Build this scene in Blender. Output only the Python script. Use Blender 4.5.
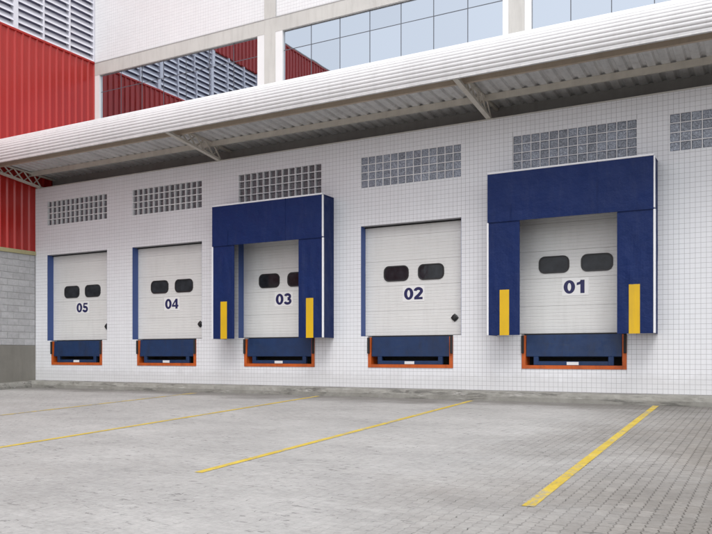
import bpy, math, random
from math import sin, cos, pi, radians, sqrt
random.seed(7)
S = bpy.context.scene
for o in list(bpy.data.objects): bpy.data.objects.remove(o)

# ------------------------------------------------------------------ camera, sky, sun, exposure
D = 16.538                      # distance of the tiled dock wall from the camera, metres (world +Y)
PSI = radians(28.738)
cd = bpy.data.cameras.new('camera'); cam = bpy.data.objects.new('camera', cd); S.collection.objects.link(cam)
cam.location = (0, 0, 0.774); cam.rotation_euler = (radians(90), 0, PSI)
cd.sensor_width = 36; cd.lens = 769.6 / 712 * 36; cd.shift_y = (355.6 - 267) / 712
cd.clip_start = .05; cd.clip_end = 2000
S.camera = cam

SUN_EL, SUN_AZ = 55, 155        # azimuth: compass-like, 180 = sun stands towards -Y (behind the camera)
W = bpy.data.worlds.new('World'); S.world = W; W.use_nodes = True
nt = W.node_tree; nt.nodes.clear()
sky = nt.nodes.new('ShaderNodeTexSky'); sky.sky_type = 'NISHITA'; sky.sun_disc = False
sky.sun_elevation = radians(SUN_EL); sky.sun_rotation = radians(SUN_AZ)
sky.air_density = 1.0; sky.dust_density = 4.0; sky.ozone_density = 1.0
hs = nt.nodes.new('ShaderNodeHueSaturation'); hs.inputs['Saturation'].default_value = .35
bg = nt.nodes.new('ShaderNodeBackground'); bg.inputs['Strength'].default_value = .13
wo = nt.nodes.new('ShaderNodeOutputWorld')
ov = nt.nodes.new('ShaderNodeMix'); ov.data_type = 'RGBA'; ov.inputs[0].default_value = .6      # an even, thin overcast veils the clear sky
ov.inputs[7].default_value = (7.8, 8.0, 8.3, 1)
nt.links.new(sky.outputs[0], hs.inputs['Color']); nt.links.new(hs.outputs[0], ov.inputs[6]); nt.links.new(ov.outputs[2], bg.inputs[0]); nt.links.new(bg.outputs[0], wo.inputs[0])
sd = bpy.data.lights.new('sun', 'SUN'); sd.energy = 1.0; sd.angle = radians(28); sd.color = (1, .98, .955)
so = bpy.data.objects.new('sun', sd); S.collection.objects.link(so)
az = radians(SUN_AZ); el = radians(SUN_EL)
from mathutils import Vector
sdir = Vector((sin(az) * cos(el), cos(az) * cos(el), sin(el)))     # towards the sun
so.rotation_euler = sdir.to_track_quat('Z', 'Y').to_euler(); so.location = (0, 0, 40)
S.view_settings.view_transform = 'Standard'; S.view_settings.look = 'None'
S.view_settings.gamma = 1; S.view_settings.exposure = 0.52
S.view_settings.use_curve_mapping = False
S.render.engine = 'CYCLES'; S.cycles.max_bounces = 8; S.cycles.diffuse_bounces = 5

# ------------------------------------------------------------------ materials
class NB:
    def __init__(s, name):
        s.m = bpy.data.materials.new(name); s.m.use_nodes = True
        s.t = s.m.node_tree; s.b = s.t.nodes['Principled BSDF']
    def n(s, typ, **kw):
        x = s.t.nodes.new(typ)
        for k, v in kw.items():
            if k in x.inputs: x.inputs[k].default_value = v
            else: setattr(x, k, v)
        return x
    def l(s, a, b): s.t.links.new(a, b)
    def pos(s, scale=(1, 1, 1), local=False):
        if local: src = s.n('ShaderNodeTexCoord').outputs['Object']
        else: src = s.n('ShaderNodeNewGeometry').outputs['Position']
        mp = s.n('ShaderNodeMapping'); mp.inputs['Scale'].default_value = scale
        s.l(src, mp.inputs[0]); return mp.outputs[0]
    def noise(s, scale, detail=4, rough=.55, vec=None, stretch=(1, 1, 1), local=False):
        x = s.n('ShaderNodeTexNoise'); x.inputs['Scale'].default_value = scale
        x.inputs['Detail'].default_value = detail; x.inputs['Roughness'].default_value = rough
        s.l(vec or s.pos(stretch, local), x.inputs['Vector']); return x.outputs['Fac']
    def ramp(s, fac, stops, interp='LINEAR'):
        r = s.n('ShaderNodeValToRGB'); r.color_ramp.interpolation = interp
        e = r.color_ramp.elements
        while len(e) < len(stops): e.new(.5)
        for i, (p, c) in enumerate(stops):
            e[i].position = p; e[i].color = (c, c, c, 1) if isinstance(c, (int, float)) else (*c, 1)
        s.l(fac, r.inputs[0]); return r.outputs[0]
    def mix(s, fac, a, b, mode='MIX'):
        x = s.n('ShaderNodeMix', data_type='RGBA', blend_type=mode)
        for v, i in ((fac, 0), (a, 6), (b, 7)):
            if isinstance(v, (int, float)): x.inputs[i].default_value = v if i == 0 else (v, v, v, 1)
            elif isinstance(v, tuple): x.inputs[i].default_value = (*v, 1)
            else: s.l(v, x.inputs[i])
        return x.outputs[2]
    def math(s, op, a, b):
        x = s.n('ShaderNodeMath', operation=op)
        for v, i in ((a, 0), (b, 1)):
            if isinstance(v, (int, float)): x.inputs[i].default_value = v
            else: s.l(v, x.inputs[i])
        return x.outputs[0]
    def bump(s, h, strength=.3, dist=.01):
        x = s.n('ShaderNodeBump'); x.inputs['Strength'].default_value = strength; x.inputs['Distance'].default_value = dist
        s.l(h, x.inputs['Height']); s.l(x.outputs[0], s.b.inputs['Normal'])
    def col(s, c):
        if isinstance(c, tuple): s.b.inputs['Base Color'].default_value = (*c, 1)
        else: s.l(c, s.b.inputs['Base Color'])
    def set(s, **kw):
        for k, v in kw.items():
            k = k.replace('_', ' ')
            if isinstance(v, (int, float)): s.b.inputs[k].default_value = v
            else: s.l(v, s.b.inputs[k])

def paint(name, c, rough=.5, var=.1, scale=1.5, metal=0, stretch=(1, 1, 1), grime=0., bump=0, bscale=60, spec=.5, streak=True):
    """painted or coated surface: base colour, soft cloudy variation, a little grime in vertical streaks, fine relief"""
    k = NB(name)
    f = k.ramp(k.noise(scale, 5, .6, stretch=stretch), [(.25, 1 - var), (.75, 1 + var * .4)])
    out = k.mix(1, c, f, 'MULTIPLY')
    if grime:
        g = k.ramp(k.noise(2.2, 6, .65, stretch=(3, 3, .35) if streak else (1, 1, 1)), [(.48, 0), (.72, grime)])
        out = k.mix(g, out, (.12, .105, .09))
    k.col(out); k.set(Roughness=rough, Metallic=metal, Specular_IOR_Level=spec)
    if bump: k.bump(k.noise(bscale, 4), bump, .004)
    return k.m

M = {}
def mk_tile(name, base, grime):
    k = NB(name)
    at = k.n('ShaderNodeAttribute', attribute_name='rnd')
    v = k.ramp(at.outputs['Fac'], [(0, .985), (1, 1.008)])
    big = k.ramp(k.noise(.55, 4, .6), [(.3, .95), (.7, 1.0)])
    c = k.mix(1, k.mix(1, base, v, 'MULTIPLY'), big, 'MULTIPLY')
    g = k.ramp(k.noise(1.3, 6, .7, stretch=(3, 3, .25)), [(.52, 0), (.8, grime)])
    c = k.mix(g, c, (.30, .27, .22))
    # splash dirt low on the wall, with a broken edge
    sx = k.n('ShaderNodeSeparateXYZ'); k.l(k.n('ShaderNodeNewGeometry').outputs['Position'], sx.inputs[0])
    low = k.ramp(k.math('ADD', sx.outputs[2], k.math('MULTIPLY', k.noise(3, 5, .7), -.5)), [(0, .16), (.16, 0)])
    c = k.mix(low, c, (.27, .25, .21))
    k.col(c); k.set(Roughness=.28, Specular_IOR_Level=.45)
    k.bump(k.noise(9, 2), .06, .01)
    return k.m
M['tile'] = mk_tile('glazed_tile', (.79, .80, .83), .09)
M['tile_up'] = mk_tile('glazed_tile_upper', (.82, .82, .83), .06)
M['grout'] = paint('grout', (.36, .36, .375), .9, .15)
M['grout_up'] = paint('grout_upper', (.60, .60, .62), .9, .15)
M['concrete_band'] = paint('painted_concrete', (.58, .57, .54), .8, .10, 1.2, grime=.18, bump=.25)
M['white_frame'] = paint('white_frame', (.80, .80, .80), .4, .05)
M['dark_bar'] = paint('mullion', (.10, .11, .13), .4, .05)
M['door'] = paint('door_steel', (.72, .72, .71), .42, .05, 1.1, grime=.07)
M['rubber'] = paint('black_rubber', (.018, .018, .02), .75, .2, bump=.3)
M['black'] = paint('black_plastic', (.014, .014, .016), .45, .1)
M['jamb'] = paint('jamb_blue', (.050, .095, .28), .55, .12)
M['navy'] = paint('navy_fabric', (.0055, .0185, .088), .6, .22, 1.3, grime=.05, bump=.25, bscale=90, spec=.2)
k = NB('navy_fabric_worn')                       # PVC-coated fabric: faded patches, dust, rub marks low down, weave relief and creases
c = k.mix(1, (.0036, .0170, .092), k.ramp(k.noise(1.1, 6, .6), [(.25, .88), (.75, 1.10)]), 'MULTIPLY')
c = k.mix(k.ramp(k.noise(2.2, 6, .7, stretch=(2.5, 2.5, .4)), [(.52, 0), (.80, .07)]), c, (.16, .165, .19))
c = k.mix(k.ramp(k.noise(5, 7, .75, stretch=(1, 1, 2.2)), [(.65, 0), (.74, .35)]), c, (.006, .007, .012))
k.col(c); k.set(Roughness=k.ramp(k.noise(3, 4), [(.3, .48), (.7, .68)]), Specular_IOR_Level=.25)
k.bump(k.math('ADD', k.math('MULTIPLY', k.noise(3.2, 5, .6), 1.0), k.math('MULTIPLY', k.noise(120, 2), .05)), .55, .06)
M['navy'] = k.m
M['navy_side'] = M['navy']
M['piping'] = paint('white_piping', (.78, .79, .82), .5, .05)
M['yellow_tape'] = paint('yellow_tape', (.68, .42, .002), .5, .10, 2, grime=.16)
M['orange'] = paint('orange_steel', (.50, .092, .010), .5, .15, 3, grime=.2, bump=.1)
M['dockblue'] = paint('dock_blue_steel', (.006, .027, .092), .45, .25, 2.5, grime=.18, bump=.12)
def worn(name, base, scrape, rough, amt):
    """painted steel knocked about by trucks: scrapes along X, rust blooms, soot"""
    k = NB(name)
    c = k.mix(1, base, k.ramp(k.noise(2.5, 6, .65), [(.25, .70), (.75, 1.15)]), 'MULTIPLY')
    c = k.mix(k.ramp(k.noise(6, 7, .75, stretch=(.35, 1, 2.5)), [(.58, 0), (.68, amt)]), c, scrape)
    c = k.mix(k.ramp(k.noise(9, 6, .7), [(.66, 0), (.74, .8)]), c, (.07, .032, .016))
    c = k.mix(k.ramp(k.noise(2.0, 5, .7, stretch=(2, 2, .6)), [(.5, 0), (.75, .5)]), c, (.012, .012, .014))
    k.col(c); k.set(Roughness=k.ramp(k.noise(7, 4), [(.3, .4), (.7, .7)])); k.bump(k.noise(14, 5, .7), .25, .006); return k.m
M['dockblue'] = worn('dock_blue_steel_worn', (.004, .027, .098), (.03, .045, .075), .45, .4)
M['orange'] = worn('orange_steel_worn', (.54, .10, .010), (.30, .12, .05), .5, .5)
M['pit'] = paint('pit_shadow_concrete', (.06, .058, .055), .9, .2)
M['sign'] = paint('sign_white', (.80, .80, .80), .4, .03)
M['ink'] = paint('sign_navy', (.012, .012, .085), .45, .05)
M['label'] = paint('label_plate', (.72, .73, .75), .4, .1)
M['red'] = paint('red_cladding', (.43, .019, .014), .25, .12, .9, grime=.06, stretch=(1, 1, .4))
M['beige'] = paint('beige_flashing', (.42, .38, .21), .6, .1, grime=.1)
M['plaster'] = paint('plaster_plinth', (.235, .225, .20), .9, .14, 2, grime=.2, bump=.3)
M['roofwhite'] = paint('white_roof_sheet', (.72, .72, .73), .40, .06, 1.2, grime=.10)
M['galv'] = paint('galvanised_sheet', (.70, .70, .70), .5, .25, 1.8, metal=.15, stretch=(3, .5, 1), grime=.22)
M['beam'] = paint('beige_steel', (.50, .41, .32), .6, .14, 2, grime=.15)
M['truss'] = paint('truss_paint', (.62, .585, .52), .55, .14, 3, grime=.15)
M['gap_bright'] = paint('gap_brightener_board', (.30, .295, .285), .8, .15, grime=.2)  # tone of the panel added to brighten the canopy gap
M['mortar'] = paint('block_mortar', (.82, .82, .84), .85, .1)
M['louver'] = paint('louver_white', (.74, .74, .80), .4, .04)
M['louverback'] = paint('louver_back', (.20, .20, .29), .7, .1)
M['joint_grey'] = paint('masonry_joint', (.44, .44, .44), .95, .1)
M['inner'] = paint('inner_wall', (.35, .35, .35), .9, .1)
M['roofing'] = paint('roof_slab', (.30, .30, .29), .9, .1)

def piece_mat(name, base, spread, rough, nvar=.2, nscale=8, bump=.4):
    k = NB(name)
    oi = k.n('ShaderNodeObjectInfo')
    v = k.ramp(oi.outputs['Random'], [(0, 1 - spread), (1, 1 + spread)])
    f = k.ramp(k.noise(nscale, 6, .65), [(.25, 1 - nvar), (.75, 1 + nvar * .5)])
    k.col(k.mix(1, k.mix(1, base, v, 'MULTIPLY'), f, 'MULTIPLY')); k.set(Roughness=rough)
    k.bump(k.noise(120, 4), bump, .004); return k.m
M['block'] = piece_mat('concrete_block', (.46, .46, .47), .07, .95)

def glassblock(name, dark, light):
    k = NB(name)
    oi = k.n('ShaderNodeObjectInfo')
    mp = k.n('ShaderNodeMapping'); k.l(k.n('ShaderNodeTexCoord').outputs['Object'], mp.inputs[0])
    cmb = k.n('ShaderNodeCombineXYZ'); k.l(k.math('MULTIPLY', oi.outputs['Random'], 40), cmb.inputs[0]); k.l(oi.outputs['Random'], cmb.inputs[2])
    k.l(cmb.outputs[0], mp.inputs['Location'])
    x = k.n('ShaderNodeTexNoise'); x.inputs['Scale'].default_value = 20; x.inputs['Detail'].default_value = 2; x.inputs['Distortion'].default_value = 2.2
    k.l(mp.outputs[0], x.inputs['Vector'])
    c = k.ramp(x.outputs['Fac'], [(.35, dark), (.65, light)])
    v = k.ramp(oi.outputs['Random'], [(0, .8), (1, 1.2)])
    k.col(k.mix(1, c, v, 'MULTIPLY')); k.set(Roughness=.12, Specular_IOR_Level=.8, Coat_Weight=.3)
    k.bump(x.outputs['Fac'], .8, .02); return k.m
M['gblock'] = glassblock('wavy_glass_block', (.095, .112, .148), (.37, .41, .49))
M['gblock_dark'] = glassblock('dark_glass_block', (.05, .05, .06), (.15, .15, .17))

k = NB('solar_mirror_glass')                    # coated facade glass
oi = k.n('ShaderNodeObjectInfo')
k.col(k.mix(1, (.49, .535, .60), k.ramp(oi.outputs['Random'], [(0, .96), (1, 1.03)]), 'MULTIPLY')); k.set(Metallic=1.0, Roughness=.015)
k.bump(k.noise(.9, 2), .03, .02); M['mirror'] = k.m
k = NB('door_glazing'); k.col(k.ramp(k.noise(5, 3), [(.3, (.012, .013, .016)), (.7, (.03, .033, .04))])); k.set(Roughness=.05, Specular_IOR_Level=.30)
k.bump(k.noise(4, 2), .05, .02); M['glazing'] = k.m

# ground materials: concrete pavers, sand joints, kerb, line paint
def stain(k):
    """weathering of the yard: pale worn traffic area to the left, browner damp area to the right, dirt along the kerb"""
    sx = k.n('ShaderNodeSeparateXYZ'); k.l(k.n('ShaderNodeNewGeometry').outputs['Position'], sx.inputs[0])
    wob = k.math('MULTIPLY', k.math('SUBTRACT', k.noise(.35, 5, .6), .5), 5.0)
    right = k.ramp(k.math('ADD', k.math('MULTIPLY', k.math('ADD', k.math('ADD', sx.outputs[0], wob), 3.6), .30), 0), [(.0, 0), (1, 1)])
    wob2 = k.math('MULTIPLY', k.math('SUBTRACT', k.noise(.9, 5, .65, stretch=(.5, 1, 1)), .5), 2.6)
    kerb = k.ramp(k.math('SUBTRACT', k.math('ADD', sx.outputs[1], wob2), 14.9), [(0, 0), (.9, 1)])
    return right, kerb
def mk_paver(name, joint=False):
    k = NB(name)
    right, kerb = stain(k)
    at = k.n('ShaderNodeAttribute', attribute_name='rnd')
    if joint:
        c = k.mix(right, (.415, .407, .397), (.10, .09, .077))
        spots = k.ramp(k.noise(6, 3, .6), [(.60, 0), (.68, .8)])
        c = k.mix(spots, c, (.07, .066, .06))
    else:
        v = k.ramp(at.outputs['Fac'], [(0, .88), (.8, 1.02), (1, 1.10)])
        vl = k.ramp(at.outputs['Fac'], [(0, .985), (1, 1.01)])
        base = k.mix(right, (.435, .427, .417), (.255, .236, .213))
        c = k.mix(1, base, k.mix(right, vl, v), 'MULTIPLY')
    cl = k.ramp(k.noise(.7, 8, .68, stretch=(.6, 1, 1)), [(.3, .79), (.66, 1.07)])
    c = k.mix(1, c, cl, 'MULTIPLY')
    c = k.mix(1, c, k.ramp(k.noise(16, 7, .8, stretch=(.6, 1.3, 1)), [(.32, .79), (.68, 1.10)]), 'MULTIPLY')
    wet = k.ramp(k.noise(.55, 6, .7, stretch=(.45, 1, 1)), [(.52, 0), (.70, .42)])
    c = k.mix(k.math('MULTIPLY', wet, k.math('ADD', k.math('MULTIPLY', right, .75), .25)), c, (.19, .165, .14))
    # scuffs and short cracks in the worn surface, clustered
    clus = k.ramp(k.noise(.9, 3, .6), [(.36, .12), (.56, 1)])
    dash = k.ramp(k.noise(9, 5, .7, stretch=(.65, 1.7, 1)), [(.585, 0), (.65, .75)])
    c = k.mix(k.math('MULTIPLY', dash, clus), c, (.12, .117, .113))
    pale = k.ramp(k.noise(3.5, 6, .7, stretch=(.6, 1.3, 1)), [(.54, 0), (.72, .34)])
    c = k.mix(k.math('MULTIPLY', pale, k.math('SUBTRACT', 1.0, k.math('MULTIPLY', right, .8))), c, (.52, .518, .512))
    c = k.mix(k.math('MULTIPLY', kerb, .68), c, (.12, .112, .10))
    k.col(c); k.set(Roughness=.85, Specular_IOR_Level=.3)
    k.bump(k.noise(60, 6, .75), .6, .006); return k.m
M['paver'] = mk_paver('concrete_paver'); M['joint'] = mk_paver('paver_joint', True)
k = NB('kerb_concrete')
c = k.ramp(k.noise(2.5, 7, .7), [(.25, (.20, .195, .175)), (.75, (.33, .325, .30))])
blk = k.ramp(k.noise(1.6, 6, .75, stretch=(.6, 3, 5)), [(.51, 0), (.62, .7)])
c = k.mix(blk, c, (.075, .072, .067)); c = k.mix(k.ramp(k.noise(3, 4, .6, stretch=(.5, 3, 4)), [(.62, 0), (.7, .5)]), c, (.55, .54, .52))
k.col(c); k.set(Roughness=.9); k.bump(k.noise(30, 6, .7), .6, .015); M['kerb'] = k.m
def mk_line(name, wear):
    k = NB(name)
    n1 = k.math('ADD', k.math('MULTIPLY', k.noise(22, 7, .75), .6), k.math('MULTIPLY', k.noise(2.2, 4, .6), .4))
    w = k.ramp(n1, [(wear, 1), (wear + .07, 0)])
    y = k.ramp(k.noise(3.0, 6, .65), [(.3, (.50, .35, .03)), (.7, (.66, .50, .07))])
    y = k.mix(k.ramp(k.noise(6, 6, .7, stretch=(2, .7, 1)), [(.55, 0), (.70, .55)]), y, (.20, .165, .08))
    k.col(k.mix(w, y, (.30, .285, .25))); k.set(Roughness=.8); k.bump(k.noise(60, 6, .75), .6, .006); return k.m
M['line'] = mk_line('yellow_line_paint', .41); M['line_worn'] = mk_line('yellow_line_paint_worn', .455)

# ------------------------------------------------------------------ mesh helpers
COL = S.collection
class MB:
    def __init__(s): s.v = []; s.f = []; s.r = []; s.smooth = False
    def quad(s, a, b, c, d, r=0.):
        i = len(s.v); s.v += [a, b, c, d]; s.f.append((i, i + 1, i + 2, i + 3)); s.r.append(r)
    def box(s, x0, x1, y0, y1, z0, z1, r=0., skip=''):
        i = len(s.v)
        s.v += [(x0, y0, z0), (x1, y0, z0), (x1, y1, z0), (x0, y1, z0), (x0, y0, z1), (x1, y0, z1), (x1, y1, z1), (x0, y1, z1)]
        for n, f in (('b', (0, 3, 2, 1)), ('t', (4, 5, 6, 7)), ('f', (0, 1, 5, 4)), ('r', (1, 2, 6, 5)), ('k', (2, 3, 7, 6)), ('l', (3, 0, 4, 7))):
            if n not in skip: s.f.append(tuple(i + q for q in f)); s.r.append(r)
        return s
    def bevbox(s, x0, x1, y0, y1, z0, z1, b=.006):
        """box with chamfered edges (26 faces)"""
        X = (x0, x1); Y = (y0, y1); Z = (z0, z1); idx = {}
        for i in (0, 1):
            for j in (0, 1):
                for k_ in (0, 1):
                    sx, sy, sz = (b, -b)[i], (b, -b)[j], (b, -b)[k_]
                    for ax, p in enumerate(((X[i], Y[j] + sy, Z[k_] + sz), (X[i] + sx, Y[j], Z[k_] + sz), (X[i] + sx, Y[j] + sy, Z[k_]))):
                        idx[i, j, k_, ax] = len(s.v); s.v.append(p)
        def F(*q, flip=False):
            q = [idx[a] for a in q]; s.f.append(tuple(reversed(q)) if flip else tuple(q)); s.r.append(0.)
        for e in (0, 1):
            F((e,0,0,0),(e,1,0,0),(e,1,1,0),(e,0,1,0), flip=(e == 0))
            F((0,e,0,1),(1,e,0,1),(1,e,1,1),(0,e,1,1), flip=(e == 1))
            F((0,0,e,2),(1,0,e,2),(1,1,e,2),(0,1,e,2), flip=(e == 0))
        for a in (0, 1):
            for c in (0, 1):
                F((0,a,c,1),(1,a,c,1),(1,a,c,2),(0,a,c,2), flip=(a != c) )
                F((a,0,c,0),(a,1,c,0),(a,1,c,2),(a,0,c,2), flip=(a == c))
                F((a,c,0,0),(a,c,1,0),(a,c,1,1),(a,c,0,1), flip=(a != c))
        for i in (0, 1):
            for j in (0, 1):
                for k_ in (0, 1): F((i,j,k_,0),(i,j,k_,1),(i,j,k_,2), flip=((i + j + k_) % 2 == 0))
        return s
    def bar(s, p, q, w, h, up=(0, 0, 1)):
        p = Vector(p); q = Vector(q); d = (q - p).normalized(); u = Vector(up); sd_ = d.cross(u).normalized(); u = sd_.cross(d)
        i = len(s.v)
        for e in (p, q):
            for a, b in ((-1, -1), (1, -1), (1, 1), (-1, 1)): s.v.append(tuple(e + sd_ * (a * w / 2) + u * (b * h / 2)))
        for f in ((0, 1, 2, 3), (7, 6, 5, 4), (0, 4, 5, 1), (1, 5, 6, 2), (2, 6, 7, 3), (3, 7, 4, 0)): s.f.append(tuple(i + k_ for k_ in f)); s.r.append(0.)
        return s
    def extr(s, prof, a, b, axis):
        """open profile of 2-D points swept from a to b; axis 'x': points are (y,z); 'y': (x,z); 'z': (x,y)"""
        i = len(s.v); n = len(prof)
        for t in (a, b):
            for (p, q) in prof: s.v.append({'x': (t, p, q), 'y': (p, t, q), 'z': (p, q, t)}[axis])
        for k_ in range(n - 1): s.f.append((i + k_, i + k_ + 1, i + n + k_ + 1, i + n + k_)); s.r.append(0.)
        return s
    def prism(s, prof, a, b, axis):
        i = len(s.v); n = len(prof); s.extr(prof + [prof[0]], a, b, axis); m = n + 1
        s.f.append(tuple(i + k_ for k_ in range(n))[::-1]); s.r.append(0.); s.f.append(tuple(i + m + k_ for k_ in range(n))); s.r.append(0.)
        return s
    def mesh(s, name, mat, off=(0, 0, 0)):
        ox, oy, oz = off
        me = bpy.data.meshes.new(name)
        me.from_pydata([(x - ox, y - oy, z - oz) for x, y, z in s.v], [], s.f)
        if any(s.r):
            a = me.attributes.new('rnd', 'FLOAT', 'FACE'); a.data.foreach_set('value', s.r)
        me.materials.append(mat)
        if s.smooth: me.polygons.foreach_set('use_smooth', [True] * len(me.polygons))
        me.update(); return me
def org(o):
    v = Vector((0, 0, 0))
    while o is not None: v += o.location; o = o.parent
    return v
def link(name, data, parent=None, loc=(0, 0, 0)):
    o = bpy.data.objects.new(name, data); COL.objects.link(o)
    if parent is not None: o.parent = parent
    o.location = loc; return o
def obj(name, mb, mat, parent=None, kind=None):
    off = org(parent) if parent is not None else (0, 0, 0)
    o = link(name, mb.mesh(name, M[mat] if isinstance(mat, str) else mat, off), parent)
    if kind: o['kind'] = kind
    return o
def fixn(o):
    import bmesh
    bm = bmesh.new(); bm.from_mesh(o.data); bmesh.ops.recalc_face_normals(bm, faces=bm.faces); bm.to_mesh(o.data); bm.free(); return o
def thing(name, label, cat, loc=(0, 0, 0), group=None):
    o = link(name, None, None, loc); o.empty_display_size = .2; o['label'] = label; o['category'] = cat
    if group: o['group'] = group
    return o
def sub_rects(r, holes):
    out = [r]
    for (a0, a1, b0, b1) in holes:
        nx = []
        for (x0, x1, z0, z1) in out:
            if x1 <= a0 or x0 >= a1 or z1 <= b0 or z0 >= b1: nx.append((x0, x1, z0, z1)); continue
            if x0 < a0: nx.append((x0, a0, z0, z1))
            if x1 > a1: nx.append((a1, x1, z0, z1))
            xa, xb = max(x0, a0), min(x1, a1)
            if z0 < b0: nx.append((xa, xb, z0, b0))
            if z1 > b1: nx.append((xa, xb, b1, z1))
        out = nx
    return out
def tiles(X0, X1, Z0, Z1, Y, holes, p=.1, g=.005, th=.003, ox=0):
    """wall tiles on a grid, cut at the openings, each with its own edges and a hair of unevenness"""
    m = MB(); rr = random.Random(3)
    nx0 = math.floor((X0 - ox) / p); nx1 = math.ceil((X1 - ox) / p)
    for i in range(nx0, nx1):
        for j in range(int(Z0 / p + .5), math.ceil(Z1 / p)):
            x0, x1, z0, z1 = max(X0, ox + i * p), min(X1, ox + i * p + p), max(Z0, j * p), min(Z1, j * p + p)
            q = rr.random() * .98 + .02
            for (a, b, c, d) in sub_rects((x0 + g / 2, x1 - g / 2, z0 + g / 2, z1 - g / 2), holes):
                if b - a < .008 or d - c < .008: continue
                e = rr.uniform(-.0006, .0006); t = rr.uniform(-.0004, .0004)
                n = len(m.v); yb = Y + th
                m.v += [(a, Y + e, c), (b, Y - e, c), (b, Y - e + t, d), (a, Y + e + t, d), (a, yb, c), (b, yb, c), (b, yb, d), (a, yb, d)]
                for f in ((0, 1, 2, 3), (0, 4, 5, 1), (1, 5, 6, 2), (2, 6, 7, 3), (3, 7, 4, 0)): m.f.append(tuple(n + k_ for k_ in f)); m.r.append(q)
    return m
def slab(X0, X1, Z0, Z1, Y0, Y1, holes):
    """wall slab with real openings"""
    m = MB()
    xs = sorted({X0, X1, *[h[0] for h in holes if X0 < h[0] < X1], *[h[1] for h in holes if X0 < h[1] < X1]})
    zs = sorted({Z0, Z1, *[h[2] for h in holes if Z0 < h[2] < Z1], *[h[3] for h in holes if Z0 < h[3] < Z1]})
    nx, nz = len(xs) - 1, len(zs) - 1
    def solid(i, j):
        if not (0 <= i < nx and 0 <= j < nz): return False
        cx, cz = (xs[i] + xs[i + 1]) / 2, (zs[j] + zs[j + 1]) / 2
        return not any(h[0] < cx < h[1] and h[2] < cz < h[3] for h in holes)
    for i in range(nx):
        for j in range(nz):
            if not solid(i, j): continue
            sk = ''
            if solid(i - 1, j): sk += 'l'
            if solid(i + 1, j): sk += 'r'
            if solid(i, j - 1): sk += 'b'
            if solid(i, j + 1): sk += 't'
            m.box(xs[i], xs[i + 1], Y0, Y1, zs[j], zs[j + 1], skip=sk)
    return m
def shared(name, mb, mat): return mb.mesh(name, M[mat] if isinstance(mat, str) else mat)

# ------------------------------------------------------------------ ground: paved yard sloping away from the dock, kerb, painted lines
SL = .0365
def gz(y): return -.2 + SL * (max(y, -12) - D)
XL, XR = -20.68, 5.0                                  # red building's face; right end of the built wall
gm = MB()
def bed(x, y):                                               # sand level in the joints: nearly flush where the yard is worn
    k_ = min(1, max(0, (x + 3.4 + .8 * sin(y * .7) + .5 * sin(y * 1.9 + x)) / 1.8))
    return gz(y) - .0008 - .0032 * k_
xs_ = [-300, -60, -22] + [-21 + .5 * i for i in range(55)] + [8, 20, 60, 300]
ysteps = [-300, -60, -12] + [-11 + .5 * i for i in range(55)] + [D + .2, 30, 300]
nxs = len(xs_)
gm.v = [(x, y, (bed(x, y) if y < D + .3 else gz(D) - .004)) for y in ysteps for x in xs_]
for j in range(len(ysteps) - 1):
    for i in range(nxs - 1):
        q = j * nxs + i; gm.f.append((q, q + 1, q + nxs + 1, q + nxs)); gm.r.append(0.)
ground = obj('ground', gm, 'joint'); ground['kind'] = 'structure'
PW, PL, GAP = .112, .222, .007
spots = []
KY = D - .375
for i in range(int((XR + 1 - XL) / PW)):
    x = XL + .5 + i * PW
    n = int((KY + 3) / PL)
    for j in range(n + 1):
        y1 = KY - .01 - j * PL + (PL / 2 if i % 2 else 0); y0 = y1 - PL
        y1 = min(y1, KY - .01)
        if y1 - y0 < .06: continue
        spots.append((x, x + PW, y0, y1))
rp = random.Random(11)
ZA, ZBm = .0085, .007                                        # zigzag depth of the long and short paver sides
def tri(t): t = t % 1.0; return 4 * abs(t - .5) - 1
def wear(x, y):                                              # 0 = worn flush (left and middle), 1 = open joints (right)
    return min(1, max(0, (x + 3.4 + .8 * sin(y * .7) + .5 * sin(y * 1.9 + x)) / 1.8))
def paver_outline(x0, x1, y0, y1, ph, ins):
    """interlocking paver: both long sides follow one zigzag of the column boundary, so neighbours mesh"""
    ys_ = [y0] + [y for y in [KY - .01 + (q * .25) * PL for q in range(math.floor((y0 - KY) / PL * 4), 8)] if y0 + .012 < y < y1 - .012] + [y1]
    if ph is not None: ys_ = [y0 + (y1 - y0) * q / 4 for q in range(5)]
    def w(y): return ZA * tri((y - KY + .01) / (PL / 2) if ph is None else (y - y0) / (PL / 2) + ph)
    L = [(x0 + w(y) + ins, y) for y in ys_]; Rr = [(x1 + w(y) - ins, y) for y in ys_]
    L[0] = (L[0][0], y0 + ins); L[-1] = (L[-1][0], y1 - ins); Rr[0] = (Rr[0][0], y0 + ins); Rr[-1] = (Rr[-1][0], y1 - ins)
    mid0 = ((L[0][0] + Rr[0][0]) / 2, y0 + ins + ZBm); mid1 = ((L[-1][0] + Rr[-1][0]) / 2, y1 - ins + ZBm)
    return [L[0], mid0] + Rr + [mid1] + L[:0:-1]
def paver_geo(m, x0, x1, y0, y1, zf, ch, depth, r, t, ph=None):
    g = GAP / 2; n = len(m.v); tx, ty, tz_ = t
    top = paver_outline(x0, x1, y0, y1, ph, g + ch); bot = paver_outline(x0, x1, y0, y1, ph, g); k_ = len(top)
    cx, cyy = (x0 + x1) / 2, (y0 + y1) / 2
    m.v += [(x, y, zf(y) + tz_ + tx * (x - cx) + ty * (y - cyy)) for x, y in top] + [(x, y, zf(y) - depth) for x, y in bot]
    m.f.append(tuple(range(n, n + k_))); m.r.append(r)
    for q in range(k_): j = (q + 1) % k_; m.f.append((n + k_ + q, n + k_ + j, n + j, n + q)); m.r.append(r)
def tilt(k_): return (rp.uniform(-.012, .012) * k_, rp.uniform(-.006, .006) * k_, rp.uniform(-.0009, .0009) * k_)
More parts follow.
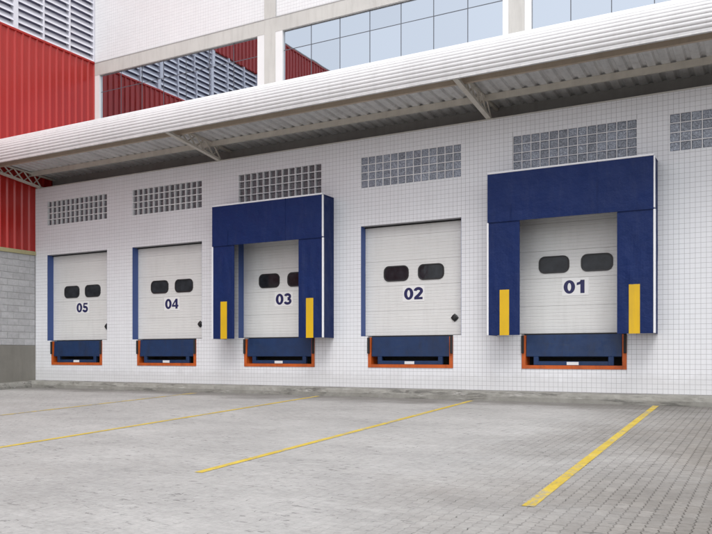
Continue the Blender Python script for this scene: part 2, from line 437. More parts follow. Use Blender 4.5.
def in_view(x, y):
    d = -x * sin(PSI) + y * cos(PSI)
    if d < .5: return None
    u = 356 + 769.6 * (x * cos(PSI) + y * sin(PSI)) / d; v = 355.6 - 769.6 * (gz(y) - .774) / d
    return d if (0 < u < 712 and v < 534) else None
near = sorted([(in_view((s_[0] + s_[1]) / 2, (s_[2] + s_[3]) / 2), s_) for s_ in spots if in_view((s_[0] + s_[1]) / 2, (s_[2] + s_[3]) / 2) and s_[3] - s_[2] > PL - .001])[:300]
near_set = {s_ for _, s_ in near}
pm = MB()
for s_ in spots:
    if s_ in near_set: continue
    k_ = wear((s_[0] + s_[1]) / 2, (s_[2] + s_[3]) / 2)
    paver_geo(pm, *s_, gz, .0008 + .0022 * k_, .008, rp.uniform(.02, 1), tilt(.25 + .75 * k_))
obj('paver_field', pm, 'paver', ground, 'stuff')
pvars = {}
for odd in (0, 1):
    for op in (0, 1):
        for q in range(8):
            m = MB()
            paver_geo(m, -PW / 2, PW / 2, -PL / 2, PL / 2, lambda y: SL * y, .0008 + .0022 * op, .008, .02 + .98 * q / 7, tilt(.25 + .75 * op), 0.)
            pvars.setdefault((0, op), []).append(shared('paver', m, 'paver'))
for _, s_ in near:
    cy = (s_[2] + s_[3]) / 2; cx = (s_[0] + s_[1]) / 2
    link('paver', rp.choice(pvars[0, int(wear(cx, cy) > rp.random())]), ground, (cx, cy, gz(cy)))

km = MB(); rk = random.Random(5)
def kerb_strip(name, along, a, b, base, out):
    """rough cast kerb: top sheds outwards, arris chipped, face slightly battered"""
    m = MB(); n = int((b - a) / .12); rows = []
    for i in range(n + 1):
        t = a + (b - a) * i / n
        w = .02 * sin(t * 1.7) + .012 * sin(t * 5.1 + 1); ch = max(0, rk.gauss(0, .012)); h = rk.uniform(-.004, .004)
        prof = [(-.05, -.002 + h), (.14, -.012 + h), (.30 + w * .3 - ch, -.022 + h), (.345 + w * .3 - ch, -.055 + h - ch), (.372 + w * .2, -.12), (.378 + w * .1, -.26)]
        rows.append([(t, base - p, q) if along == 'x' else (base + p * .8, t, q - .004 + SL * (t - D)) for p, q in prof])
    c = len(rows[0])
    for r in rows: m.v += r
    for i in range(n):
        for j in range(c - 1):
            k_ = i * c + j; m.f.append((k_, k_ + 1, k_ + c + 1, k_ + c) if along == 'x' else (k_, k_ + c, k_ + c + 1, k_ + 1)); m.r.append(0.)
    o = obj(name, m, 'kerb'); o['kind'] = 'structure'; return o
fixn(kerb_strip('kerb', 'x', XL - .02, XR, D, 1)); fixn(kerb_strip('kerb', 'y', -12.0, D - .20, XL, 1))

def line_mark(label, p, q, w, mat):
    (xa, ya), (xb, yb) = p, q
    m = MB(); n = 40
    for i in range(n):
        a, b = i / n, (i + 1) / n
        pa = (xa + (xb - xa) * a, ya + (yb - ya) * a); pb = (xa + (xb - xa) * b, ya + (yb - ya) * b)
        m.quad((pa[0] - w / 2, pa[1], gz(pa[1]) + .004), (pb[0] - w / 2, pb[1], gz(pb[1]) + .004), (pb[0] + w / 2, pb[1], gz(pb[1]) + .004), (pa[0] + w / 2, pa[1], gz(pa[1]) + .004))
    o = fixn(obj('bay_line', m, mat)); o['label'] = label; o['category'] = 'painted line'; o['group'] = 'yellow bay lines painted on the yard'
line_mark('yellow bay line nearest the right side, leading to the shelter of dock 01', (-2.105, 16.10), (-1.937, 6.69), .115, 'line')
line_mark('yellow bay line on the paving running up between docks 02 and 01', (-5.90, 16.11), (-5.774, 6.80), .11, 'line')
line_mark('long thin yellow bay line reaching the kerb between docks 03 and 02', (-9.857, 16.04), (-9.75, 6.75), .12, 'line')
line_mark('faded yellow bay line, farthest left, meeting the kerb between docks 04 and 03', (-13.604, 15.95), (-13.85, 6.75), .12, 'line_worn')

# ------------------------------------------------------------------ dock building: tiled wall, openings, glass block windows
WX = [-20.127, -16.504, -12.657, -8.931, -5.123, -1.904]          # left edges of the glass block windows (and of the doors under them)
ZB, ZT = 1.243, 3.929                                             # door opening
WZ0, WZ1 = 4.853, 5.609
WALLTOP = 6.045
docks = {'05': WX[0] + 1.3, '04': WX[1] + 1.3, '03': WX[2] + 1.3, '02': WX[3] + 1.3, '01': WX[4] + 1.3}
holes = []
for x in WX: holes.append((x, x + 2.6, WZ0, WZ1))
for c in docks.values():
    holes.append((c - 1.3, c + 1.3, ZB, ZT)); holes.append((c - 1.10, c + 1.10, .487, ZB))
dock = thing('loading_dock_building', 'low loading dock building with white tiled wall and a row of glass block windows', 'building', (-8, D, 0))
wall = obj('wall', slab(XL, XR, -.25, WALLTOP, D + .003, D + .30, holes), 'grout', dock)
obj('wall_tile', tiles(XL, XR, 0, WALLTOP, D, holes, ox=-8.931), 'tile', wall, 'stuff')
obj('parapet', MB().box(XL, XR, D + .001, D + .30, WALLTOP + .001, WALLTOP + .03), 'concrete_band', dock)
obj('roof', MB().box(XL, XR, D + .302, 18.9, WALLTOP - .2, WALLTOP - .02), 'roofing', dock)
obj('back_wall', MB().box(XL, XR, D + 1.9, D + 2.0, -.25, WALLTOP - .21), 'inner', dock)
obj('dock_floor', MB().box(XL, XR, D + .95, D + 1.88, 1.05, 1.20), 'inner', dock)
GW, GH = 2.6 / 13, (WZ1 - WZ0) / 4
def gb_mesh(rec, mat, bar):
    m = MB(); a, b = GW / 2 - bar, GH / 2 - bar
    # glass block: recessed pane with a pillow edge
    e = .018
    i = len(m.v)
    m.v += [(-a, .004, -b), (a, .004, -b), (a, .004, b), (-a, .004, b), (-a + e, -.006, -b + e), (a - e, -.006, -b + e), (a - e, -.006, b - e), (-a + e, -.006, b - e)]
    for f in ((4, 5, 6, 7), (0, 1, 5, 4), (1, 2, 6, 5), (2, 3, 7, 6), (3, 0, 4, 7)): m.f.append(tuple(i + q for q in f)); m.r.append(0.)
    return shared('glass_block', m, mat)
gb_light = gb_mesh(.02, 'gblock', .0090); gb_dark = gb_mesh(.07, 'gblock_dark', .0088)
for n, x in enumerate(WX):
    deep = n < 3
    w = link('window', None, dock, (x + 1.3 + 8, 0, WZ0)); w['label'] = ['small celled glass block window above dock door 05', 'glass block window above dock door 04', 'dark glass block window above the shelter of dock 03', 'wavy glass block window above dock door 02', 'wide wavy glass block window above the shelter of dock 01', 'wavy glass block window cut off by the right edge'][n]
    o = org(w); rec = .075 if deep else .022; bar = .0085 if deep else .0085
    fm = MB()
    for i in range(14): fm.box(o.x - 1.3 + i * GW - bar, o.x - 1.3 + i * GW + bar, D + .004, D + .12, WZ0 + .001, WZ1 - .001)
    g = obj('mortar_grid', fm, 'mortar', w)
    hm = MB()
    for j in range(5): hm.box(o.x - 1.299, o.x + 1.299, D + .0055, D + .118, WZ0 + j * GH - bar, WZ0 + j * GH + bar)
    obj('mortar_course', hm, 'mortar', w)
    for i in range(13):
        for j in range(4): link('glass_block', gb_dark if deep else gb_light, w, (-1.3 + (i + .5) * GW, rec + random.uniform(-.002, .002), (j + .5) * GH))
    obj('backing', MB().box(o.x - 1.3, o.x + 1.3, D + .125, D + .14, WZ0 - .05, WZ1 + .05), 'black', w)

# ------------------------------------------------------------------ dock doors, levellers, shelters
MC = {}
def cached(key, fn, mat):
    if key not in MC: MC[key] = shared(key.split(':')[0], fn(), mat)
    return MC[key]
def rrect(w, h, r, n=7):
    pts = []
    for cx, cz, a0 in ((w / 2 - r, h / 2 - r, 0), (-w / 2 + r, h / 2 - r, 90), (-w / 2 + r, -h / 2 + r, 180), (w / 2 - r, -h / 2 + r, 270)):
        for i in range(n): a = radians(a0 + 90 * i / (n - 1)); pts.append((cx + r * cos(a), cz + r * sin(a)))
    return pts
def ring(outer, inner, y0, y1):
    m = MB(); n = len(outer)
    for P, y in ((outer, y0), (inner, y0 + .004), (outer, y1), (inner, y1)):
        m.v += [(x, y, z) for x, z in P]
    for i in range(n):
        j = (i + 1) % n
        m.f += [(i, j, n + j, n + i), (i, 2 * n + i, 2 * n + j, j), (n + i, n + j, 3 * n + j, 3 * n + i)]; m.r += [0., 0., 0.]
    return m
def panel_mesh(h, w=2.596):
    """insulated door section: horizontal micro-ribs, tongue joint at the foot"""
    prof = [(.04, 0.002), (.005, .002), (.0, .006)]
    z = .006; p = .0745
    while z + p < h - .01:
        prof += [(0, z + p - .016), (.0050, z + p - .009), (.0050, z + p - .005), (0, z + p)]; z += p
    prof += [(0, h - .005), (.005, h - .001), (.04, h - .001)]
    m = MB(); m.extr(prof, w / 2, -w / 2, 'x')
    m.quad((-w / 2, .04, 0), (w / 2, .04, 0), (w / 2, .04, h), (-w / 2, .04, h)); return m
def digit_mesh(ch):
    """bold wide sans numerals drawn as strokes in a .75 x 1 box (flat print, a hair above the sign)"""
    m = MB(); lay = [0]
    H = .285; K = .318
    def P(x, y): return ((x - .375) * K, -.0002 * lay[0], (y - .5) * H)
    def ribbon(pts, w):
        L = []
        for i, (x, y) in enumerate(pts):
            a = pts[max(i - 1, 0)]; b = pts[min(i + 1, len(pts) - 1)]
            dx, dy = b[0] - a[0], b[1] - a[1]; l = sqrt(dx * dx + dy * dy); wx = w * (1 if not isinstance(w, tuple) else 1)
            L.append(((x - dy / l * w / 2, y + dx / l * w / 2), (x + dy / l * w / 2, y - dx / l * w / 2)))
        for (a, b), (c, d) in zip(L, L[1:]): m.quad(P(*a), P(*b), P(*d), P(*c))
        lay[0] += 1
    def arc(cx, cy, rx, ry, a0, a1, n=22): return [(cx + rx * cos(radians(a0 + (a1 - a0) * i / n)), cy + ry * sin(radians(a0 + (a1 - a0) * i / n))) for i in range(n + 1)]
    def poly(*p):
        n = len(m.v); m.v += [P(*q) for q in p]; m.f.append(tuple(range(n, n + len(p)))); m.r.append(0.); lay[0] += 1
    if ch == '0':
        o_ = arc(.375, .5, .385, .51, 0, 360, 40); i_ = arc(.375, .5, .118, .30, 0, 360, 40)
        for k_ in range(40): m.quad(P(*o_[k_]), P(*o_[k_ + 1]), P(*i_[k_ + 1]), P(*i_[k_]))
    elif ch == '1':
        poly((.31, 0), (.59, 0), (.59, 1), (.31, 1)); poly((.07, .60), (.33, .68), (.33, 1), (.36, 1), (.27, .87), (.07, .80))
    elif ch == '2':
        ribbon(arc(.37, .70, .26, .21, 175, -35) + [(.40, .36), (.20, .19), (.13, .09)], .25); poly((.03, 0), (.72, 0), (.72, .20), (.03, .20))
    elif ch == '3':
        ribbon(arc(.36, .725, .24, .185, 165, -90), .235); ribbon(arc(.36, .29, .275, .20, 90, -165), .235)
    elif ch == '4':
        poly((.41, 0), (.66, 0), (.66, 1), (.41, 1)); poly((0, .20), (.76, .20), (.76, .38), (0, .38)); poly((.0, .36), (.18, .36), (.52, .84), (.52, 1), (.44, 1))
    elif ch == '5':
        poly((.15, .82), (.69, .82), (.69, 1), (.15, 1)); poly((.08, .47), (.27, .50), (.31, .90), (.14, .94)); ribbon(arc(.36, .325, .265, .235, 135, -165), .245)
    me = m.mesh('digit', M['ink']); return me, .238
DR = .23                                                          # door face behind the tile face
where = {'05': 'white sectional dock door numbered 05, farthest left', '04': 'white sectional dock door numbered 04 with black knob', '03': 'white sectional dock door numbered 03, inside a navy shelter',
         '02': 'white sectional dock door numbered 02 between the two navy shelters', '01': 'white sectional dock door numbered 01, inside the right navy shelter'}
def make_door(num, c):
    t = thing('dock_door', where[num], 'dock door', (c, D, ZB), 'numbered dock doors')
    z = .012; i = 0; H = ZT - ZB
    while z < H - .02:
        h = min(.602, H - z)
        me = cached('panel:%.3f' % h, lambda: panel_mesh(h), 'door'); link('panel', me, t, (0, DR, z)); z += h
    for s_ in (-1, 1):
        w = link('window', None, t, (s_ * .455, DR, 2.755 - ZB))
        link('frame', cached('frame', lambda: ring(rrect(.665, .375, .135), rrect(.60, .31, .105), -.016, .01), 'black'), w)
        def pane_fn():
            m = MB(); P = rrect(.604, .314, .107); m.v = [(x, -.004, zz) for x, zz in P]; m.f = [tuple(range(len(P)))]; m.r = [0.]
            m.v = m.v; return m
        link('pane', cached('pane', pane_fn, 'glazing'), w)
    for s_ in (-1, 1):
        link('jamb', cached('jamb:%d' % s_, lambda: MB().box(-.003, .003, .004, DR - .002, -.03, H - .002), 'jamb'), t, (s_ * 1.2965, 0, 0))
    link('head_shade_strip', cached('head_shade_strip', lambda: MB().box(-1.29, 1.29, DR - .05, DR - .002, H - .03, H - .003), 'rubber'), t)  # black strip stands in for the shade under the lintel
    link('bottom_seal', cached('bottom_seal', lambda: MB().box(-1.27, 1.27, DR - .03, DR + .03, -.028, .010), 'rubber'), t)
    sgn = link('number_sign', cached('number_sign', lambda: MB().bevbox(-.285, .285, -.006, .004, -.19, .19, .002), 'sign'), t, (.005, DR - .001, 2.254 - ZB))
    x = 0; parts = []
    for ch in num:
        if ch not in MC: MC[ch] = digit_mesh(ch)
        parts.append(MC[ch])
    gapd = .016; tot = sum(p[1] for p in parts) + gapd; x = -tot / 2
    for me, w_ in parts:
        link('digit', me, sgn, (x + w_ / 2, -.0068, 0)); x += w_ + gapd
    def knob():
        m = MB(); n = 8
        for y, r in ((0, .095), (-.018, .095), (-.03, .06), (-.055, .05), (-.06, .02)):
            m.v += [(r * cos(2 * pi * i / n) * (1 if i % 2 == 0 else .80), y, r * sin(2 * pi * i / n) * (1 if i % 2 == 0 else .80)) for i in range(n)]
        for q in range(4):
            for i in range(n): j = (i + 1) % n; m.f.append((q * n + i, q * n + j, (q + 1) * n + j, (q + 1) * n + i)); m.r.append(0.)
        m.f.append(tuple(4 * n + i for i in range(n))); m.r.append(0.); return m
    link('handle', cached('handle', knob, 'black'), t, (1.055, DR - .001, 1.655 - ZB))
    return t
def make_leveller(num, c):
    desc = {'05': 'blue dock leveller in an orange frame under door 05, farthest left', '04': 'blue dock leveller in an orange frame under door 04', '03': 'blue dock leveller with orange frame below the smaller navy shelter at door 03',
            '02': 'blue dock leveller with orange frame under door 02', '01': 'blue dock leveller with orange frame nearest the right side, below door 01'}
    t = thing('dock_leveller', desc[num], 'dock leveller', (c, D, .487), 'dock levellers under the doors')
    b = .487; top = ZB - b - .03
    def frame():
        m = MB()
        for s_ in (-1, 1):
            x0, x1 = sorted((s_ * 1.098, s_ * 1.012)); m.box(x0, x1, -.016, .05, .0, top)
            x0, x1 = sorted((s_ * 1.022, s_ * 1.010)); m.box(x0, x1, .05, .30, .002, top)
        m.box(-1.0115, 1.0115, -.0155, .05, 0.0005, .078); m.box(-1.009, 1.009, .05, .3, .06, .070); return m
    link('frame', cached('leveller_frame', frame, 'orange'), t)
    for s_ in (-1, 1):
        link('bumper', cached('bumper', lambda: MB().bevbox(-.027, .027, -.065, -.018, .335, top, .008), 'rubber'), t, (s_ * 1.072, 0, 0))
    def lip():
        m = MB(); m.prism([(-.002, .275), (.008, .262), (.022, .275), (.045, top + .005), (.022, top + .01)], -1.0, 1.0, 'x')
        return m
    fixn(link('lip', cached('lip', lip, 'dockblue'), t))
    link('crossbar', cached('crossbar', lambda: MB().bevbox(-.76, .76, .0, .05, .0785, .165, .006), 'dockblue'), t)
    for s_ in (-1, 1):
        link('lip_keeper', cached('lip_keeper', lambda: MB().bevbox(-.055, .055, -.008, .07, .079, .268, .008), 'dockblue'), t, (s_ * .785, 0, 0))
    link('label_plate', cached('label_plate', lambda: MB().box(-.125, .125, -.003, .006, .086, .152), 'label'), t)
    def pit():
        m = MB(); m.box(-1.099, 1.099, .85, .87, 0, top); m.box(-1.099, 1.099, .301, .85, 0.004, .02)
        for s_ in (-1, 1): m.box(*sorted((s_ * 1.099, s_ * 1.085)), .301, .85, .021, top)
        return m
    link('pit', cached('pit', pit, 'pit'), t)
    link('platform', cached('platform', lambda: MB().box(-1.0, 1.0, .14, 1.5, top - .03, top + .005), 'dockblue'), t)
    return t
def cloth(m, P, nu, nv, amp, seed, axis):
    """fabric sheet over a rectangle: P(u,v) gives the point, wrinkles along axis"""
    rr = random.Random(seed); w = [(rr.uniform(1, 6), rr.uniform(1, 5), rr.uniform(0, 6.3), rr.uniform(.3, 1)) for _ in range(6)]
    i0 = len(m.v)
    for a in range(nu + 1):
        for b in range(nv + 1):
            u, v = a / nu, b / nv; e = min(u, 1 - u, v, 1 - v); k_ = min(1, e * 6)
            h = amp * k_ * sum(q[3] * sin(q[0] * u * 3 + q[1] * v * 3 + q[2]) for q in w) / 3
            p = list(P(u, v)); p[axis] += h; m.v.append(tuple(p))
    for a in range(nu):
        for b in range(nv):
            q = i0 + a * (nv + 1) + b; m.f.append((q, q + 1, q + nv + 2, q + nv + 1)); m.r.append(0.)
    m.smooth = True; return m
def sheet_box(x0, x1, y0, y1, z0, z1, amp, seed):
    """padded fabric panel, front face wrinkled"""
    m = MB(); m.box(x0, x1, y0 + .004, y1, z0, z1, skip='f')
    n = len(m.f)
    cloth(m, lambda u, v: (x0 + (x1 - x0) * u, y0 + .004 * (1 if min(u, 1 - u, v, 1 - v) == 0 else 0), z0 + (z1 - z0) * v), 14, 10, amp, seed, 1)
    m.smooth = False; return m
def make_shelter(num, c, label, seed):
    t = thing('dock_shelter', label, 'dock shelter', (c, D, ZB - .02), 'navy dock shelters')
    d = .55; X = 1.70; z0 = -.01; zh = 3.645 - ZB + .02; zt = 4.69 - ZB + .02
    o = org(t)
    def B(name, m, mat, par=t):
        ob = link(name, m.mesh(name, M[mat]), par); fixn(ob); return ob
    def smooth(ob): ob.data.polygons.foreach_set('use_smooth', [True] * len(ob.data.polygons)); return ob
    hd = B('header', sheet_box(-X, X, -d - .022, -d + .0, zh, zt, .013, seed), 'navy')
    for x in (-X + .52, .0 + .62):                                        # stitched seams and the relief slit at the left
        zz = (zh + .001, zh + .36) if x < 0 else (zh, zt)
        B('seam', MB().box(x - .006, x + .006, -d - .029, -d - .012, *zz), 'navy', hd)
    for s_ in (-1, 1):
        a, b = sorted((s_ * X, s_ * .995))
        lg = B('side_curtain', sheet_box(a, b, -d, -d + .022, z0, zh + .03, .011, seed + 5 + s_), 'navy')
        xe = s_ * (X - .375)
        B('guide_stripe', MB().bevbox(xe - .105, xe + .105, -d - .010, -d - .0, z0 - .004, 2.185 - ZB + .02, .003), 'yellow_tape', lg)
        B('piping', MB().bevbox(s_ * X - .022, s_ * X + .022, -d - .016, -d + .03, z0, zh - .002, .008), 'piping', lg)
        m = MB(); xo = s_ * (X - .012)
        cloth(m, lambda u, v: (xo, -d + .03 + (d - .032) * u, z0 + (zt - z0 - .02) * v), 8, 24, .016, seed + 9 + s_, 0)
        m2 = MB(); m2.box(*sorted((xo - s_ * .012, xo - s_ * .02)), -d + .03, -.003, z0, zt - .02)
        sw = B('side_wall', m, 'navy_side'); smooth(sw); B('side_frame', m2, 'navy_side', sw)
    B('piping', MB().bevbox(-X + .005, X - .005, -d - .027, -d + .05, zt - .004, zt + .036, .008), 'piping', hd)
    B('piping', MB().bevbox(X - .016, X + .014, -d - .026, -d + .03, zh + .02, zt - .006, .006), 'piping', hd)
    B('top_cover', MB().box(-X + .01, X - .01, -d + .05, -.003, zt - .012, zt + .012), 'navy')
    return t
for num, c in docks.items():
    make_door(num, c); make_leveller(num, c)
make_shelter('03', -11.385, 'navy fabric dock shelter with yellow stripes around door 03, left of the two', 21)
make_shelter('01', -3.815, 'large navy fabric dock shelter with yellow stripes around door 01', 44)

# ------------------------------------------------------------------ canopy over the docks
can = thing('canopy', 'long white ribbed metal canopy with rolled edge over the dock doors', 'canopy', (-8, D, WALLTOP))
CX0, CX1 = XL + .045, XR
cy, cz, R = 14.97, 6.60, .555
prof = []
N = 14; A0, A1 = 206, 88; steps = N * 12
for i in range(steps + 1):
    t = i / steps; a = radians(A0 + (A1 - A0) * t); ph = (t * N) % 1
    rib = abs(cos(pi * ph)); rr_ = R - .018 + .024 * (rib ** .42)
    prof.append((cy + rr_ * cos(a), cz + rr_ * sin(a)))
fm = MB(); fm.extr(prof, CX1, CX0, 'x'); fm.smooth = True
fa = obj('fascia', fm, 'roofwhite', can); fixn(fa)
obj('edge_trim', MB().box(CX0, CX1, cy + R * cos(radians(206)) - .012, cy + R * cos(radians(206)) + .05, cz + R * sin(radians(206)) - .03, cz + R * sin(radians(206)) - .002), 'galv', fa)
tz = prof[-1][1]
obj('roof_cover', MB().box(CX0, CX1, prof[-1][0] - .01, 18.88, tz - .06, tz - .022), 'roofwhite', can)
# trapezoidal soffit sheet, corrugations run front to back
def trap(a, b, pitch, z, h, flat=.55, top=.22):
    pts = []; x = a
    while x < b:
        pts += [(x, z), (x + pitch * flat, z), (x + pitch * (flat + (1 - flat - top) / 2), z + h), (x + pitch * (flat + (1 - flat - top) / 2 + top), z + h)]; x += pitch
    pts.append((min(x, b + pitch), z)); return pts
sm = MB(); pts = trap(CX0, CX1 - .27, .27, 0, .045)
ya, za, yb, zb = 14.62, 6.615, 18.86, 6.40
i0 = len(sm.v); n = len(pts)
for (y_, z_) in ((ya, za), (yb, zb)): sm.v += [(p, y_, q + z_) for p, q in pts]
for k_ in range(n - 1): sm.f.append((k_, k_ + 1, n + k_ + 1, n + k_)); sm.r.append(0.)
obj('soffit_sheet', sm, 'galv', can)
def zsof(y): return za + (zb - za) * (y - ya) / (yb - ya)
def cee(y, h, w):                       # C-section purlin under the sheet, open side to the building
    z1 = zsof(y) - .002; z0 = z1 - h; m = MB()
    m.box(CX0, CX1, y, y + .008, z0, z1); m.box(CX0, CX1, y + .0082, y + w, z0, z0 + .008); m.box(CX0, CX1, y + .0082, y + w, z1 - .008, z1); return m
obj('front_beam', cee(14.98, .20, .07), 'beam', can)
obj('purlin', cee(16.25, .135, .06), 'truss', can)
obj('gap_brightener', MB().box(CX0, CX1, 17.16, 17.18, WALLTOP - .015, zsof(17.16) + .03), 'gap_bright', can)  # added panel, lifts the near-black gap between wall top and soffit
obj('purlin', cee(17.7, .135, .06), 'truss', can)
# tapered lattice brackets
def make_bracket(x):
    b = link('bracket', None, can, (x + 8, 0, 0)); o = org(b)
    def chord(y): return 6.10 + (16.54 - y) * .1255
    def bz(y): return chord(y) - o.z
    def put(name, p, q, w, h, x=0): link(name, MB().bar((x, p[0] - o.y, p[1] - o.z), (x, q[0] - o.y, q[1] - o.z), w, h).mesh(name, M['truss']), b)
    put('bottom_chord', (14.50, chord(14.50)), (16.75, chord(16.75) + .01), .11, .055)
    put('top_chord', (14.62, zsof(14.62) - .05), (17.15, zsof(17.15) - .05), .07, .045)
    ys = [14.95, 15.25, 15.6, 15.95, 16.3, 16.6]
    tc = lambda y: zsof(y) - .05
    for i, y in enumerate(ys):
        put('web', (y, chord(y)), (y, tc(y)), .05, .035)
        if i < len(ys) - 1:
            put('web', (y, tc(y) - .01), (ys[i + 1], chord(ys[i + 1]) + .01), .03, .03, .038)
            put('web', (y + .03, chord(y) + .01), (ys[i + 1] + .03, tc(ys[i + 1]) - .01), .03, .03, -.038)
    put('post', (17.0, WALLTOP - .01), (17.0, zsof(17.0) - .14), .06, .06)
    return b
for x in (XL + .15, -13.346, -5.687, 1.97): make_bracket(x)

# ------------------------------------------------------------------ tall white building behind: ribbon windows, concrete frame, tiled upper wall
YU = 18.97
up = thing('white_office_building', 'tall white tiled building with mirrored ribbon windows behind the canopy', 'building', (-8, YU, 0))
pil = [(-13.522, -13.122), (-5.98, -5.57), (1.97, 2.38)]
obj('lower_wall', MB().box(XL, XR, YU + .0, YU + .3, -.2, 7.60), 'concrete_band', up)
uw = obj('upper_wall', MB().box(XL, XR, YU + .003, YU + .30, 10.845, 16.0), 'grout_up', up)
obj('wall_tile', tiles(XL, XR, 10.85, 15.9, YU, [(a - .03, b + .03, 10, 17) for a, b in pil], ox=0, g=.006), 'tile_up', uw, 'stuff')
obj('lintel_band', MB().box(XL + .001, XR, YU - .035, YU + .28, 10.415, 10.842), 'concrete_band', up)
obj('lintel_drip', MB().box(XL + .001, XR, YU - .045, YU + .0, 10.843, 10.862), 'joint_grey', up)
for a, b in pil: obj('pilaster', MB().box(a, b, YU - .039, YU + .29, 7.601, 15.98), 'concrete_band', up)
bays = [(XL + .24, -13.78), (-12.871, -6.136), (-5.401, 1.33)]
fr = [(XL + .002, XL + .24), (-13.78, -13.524), (-13.120, -12.871), (-6.136, -5.982), (-5.568, -5.401), (1.33, 1.968)]
for a, b in fr: obj('window_frame', MB().box(a, b, YU - .03, YU + .2, 7.601, 10.414), 'white_frame', up)
TR = 9.835
for a, b in bays:
    w = link('window', None, up, (a + 8, 0, 7.601)); o = org(w)
    n = 7; pw = (b - a) / n
    pmesh = {}
    for i in range(n):
        for (z0, z1) in ((7.62, 8.72), (8.72, TR), (TR, 10.405)):
            key = round(z1 - z0, 3)
            if key not in pmesh:
                h = z1 - z0 - .018; wd = pw - .018
                pmesh[key] = shared('pane', MB().box(-wd / 2, wd / 2, 0, .012, -h / 2, h / 2), 'mirror')
            p = link('pane', pmesh[key], w, (a + (i + .5) * pw - o.x, .045, (z0 + z1) / 2 - o.z))
            p.rotation_euler = (random.gauss(0, .0018), 0, random.gauss(0, .0022))
    for i in range(1, n):
        obj('mullion', MB().box(a + i * pw - .011, a + i * pw + .011, YU + .040, YU + .09, 7.61, 10.41), 'dark_bar', w)
    for z_ in (8.72, TR): obj('transom', MB().box(a + .001, b - .001, YU + .0415, YU + .09, z_ - .010, z_ + .010), 'dark_bar', w)
obj('window_back', MB().box(XL + .01, XR, YU + .13, YU + .2, 7.602, 10.413), 'dark_bar', up)

# ------------------------------------------------------------------ red clad building at the left
RY0, RY1 = -14.0, YU + .4
Z_BLK0, Z_BLK1, Z_RED0, Z_RED1, Z_LV, Z_TOP = 1.095, 3.95, 4.07, 10.83, 13.55, 15.66
rb = thing('red_clad_building', 'red corrugated metal building with white louvres, standing at right angles on the left', 'building', (XL - .4, 2, 0))
def ribbed(z0, z1):
    m = MB(); pts = [(y, x) for y, x in []]
    p = .262; y = RY0; prof_ = []
    while y < RY1:
        prof_ += [(XL - .026, y), (XL - .026, y + .150), (XL + .022, y + .186), (XL + .022, y + .226)]; y += p
    prof_ = [(a, b) for a, b in prof_ if b <= RY1]
    m.extr(prof_, z0, z1, 'z'); return m
# stop the cladding at the white building's corner
RY1 = YU + .0
cl = obj('cladding', ribbed(Z_RED0, Z_RED1), 'red', rb); fixn(cl)
cl2 = obj('cladding', ribbed(Z_LV, Z_TOP), 'red', rb); fixn(cl2)
for z_ in (Z_RED1, Z_TOP): obj('cap_flashing', MB().box(XL - .06, XL + .035, RY0, YU - .05, z_, z_ + .06), 'red', rb)
obj('base_flashing', MB().box(XL - .06, XL + .03, RY0, D - .002, Z_BLK1 + .001, Z_RED0), 'beige', rb)
obj('core', MB().box(XL - 9, XL - .30, RY0, YU + .5, -.6, Z_TOP - .05), 'inner', rb)
obj('cladding_back', MB().box(XL - .10, XL - .045, RY0, YU + .5, Z_RED0 - .1, Z_RED1), 'red', rb)
obj('cladding_back', MB().box(XL - .10, XL - .045, RY0, YU + .5, Z_LV, Z_TOP), 'red', rb)
obj('plinth', MB().box(XL - .29, XL + .012, RY0, D - .003, -1.4, Z_BLK0), 'plaster', rb)
obj('roof', MB().box(XL - 9.1, XL + .04, RY0, YU + .6, Z_TOP + .061, Z_TOP + .12), 'roofing', rb)
bw = obj('block_wall', MB().box(XL - .29, XL - .012, RY0, D - .003, Z_BLK0 + .001, Z_BLK1), 'joint_grey', rb)
ob_ = org(rb)
bl = shared('block', MB().bevbox(-.145, .0, -.195, .195, -.0935, .0935, .006), 'block')
bh = shared('block', MB().bevbox(-.145, .0, -.095, .095, -.0935, .0935, .006), 'block')
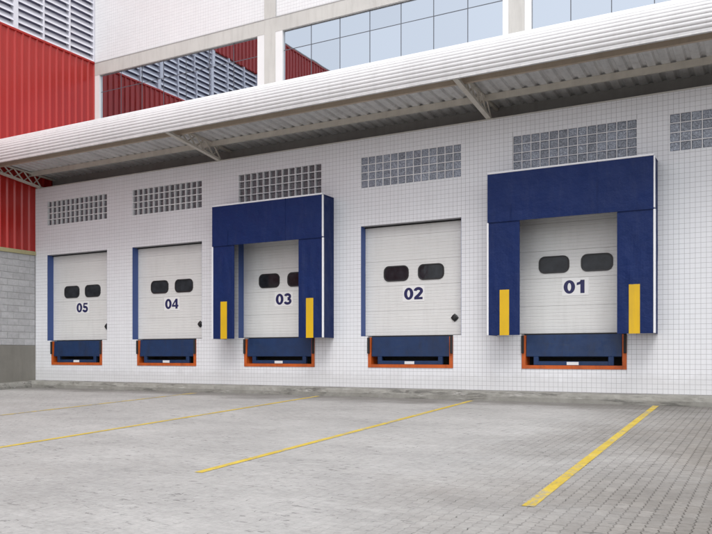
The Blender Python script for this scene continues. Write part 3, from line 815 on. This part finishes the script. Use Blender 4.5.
rest = MB(); rows = 14; ph = (Z_BLK1 - Z_BLK0) / rows; cnt = 0
for j in range(rows):
    y = D - .008; z_ = Z_BLK0 + (j + .5) * ph
    if j % 2:
        link('block', bh, bw, (XL - ob_.x + random.uniform(-.002, .002), y - .1 - ob_.y, z_ - ob_.z)); y -= .205
    while y - .4 > RY0:
        if y > D - 6.5: link('block', bl, bw, (XL - ob_.x + random.uniform(-.003, .002), y - .2 - ob_.y, z_ - ob_.z))
        else: rest.box(XL - .145, XL + random.uniform(-.003, .002), y - .395, y - .005, z_ - .0935, z_ + .0935, skip='l')
        y -= .4
obj('far_blocks', rest, 'block', bw, 'stuff')
lv = link('louvre', None, rb, (0, 0, 0))
obj('back_panel', MB().box(XL - .22, XL - .19, RY0, YU + .5, Z_RED1, Z_LV), 'louverback', lv)
bp = 1.035; yE = 18.94; nb = 18
blade = MB().prism([(0, 0), (.016, .004), (-.118, .212), (-.134, .206)], -bp / 2 + .001, bp / 2 - .001, 'y'); slat = shared('slat', blade, 'louver')
nz = int((Z_LV - Z_RED1 - .06) / .222)
for b in range(nb):
    yc = yE - (b + .5) * bp
    for j in range(nz + 1):
        z_ = Z_RED1 + .075 + j * .222
        if z_ + .2 > Z_LV + .03: continue
        if b < 13: link('slat', slat, lv, (XL - .03 - ob_.x, yc - ob_.y, z_ - ob_.z))
far = MB()
for b in range(13, 30):
    yc = yE - (b + .5) * bp
    for j in range(nz + 1):
        z_ = Z_RED1 + .075 + j * .222
        if z_ + .2 > Z_LV + .03: continue
        far.prism([(XL - .03, z_), (XL - .014, z_ + .004), (XL - .148, z_ + .212), (XL - .164, z_ + .206)], yc - bp / 2 + .001, yc + bp / 2 - .001, 'y')
obj('far_slats', far, 'louver', lv, 'stuff')
for b in range(0, 31):
    y = yE - b * bp; w = .16 if b % 3 == 0 else .05
    if b == 0: w = .06
    obj('louvre_post', MB().box(XL - .17, XL - (.005 if b % 3 == 0 else .008), y - w / 2, y + w / 2, Z_RED1 + .061, Z_LV), 'louver', lv)
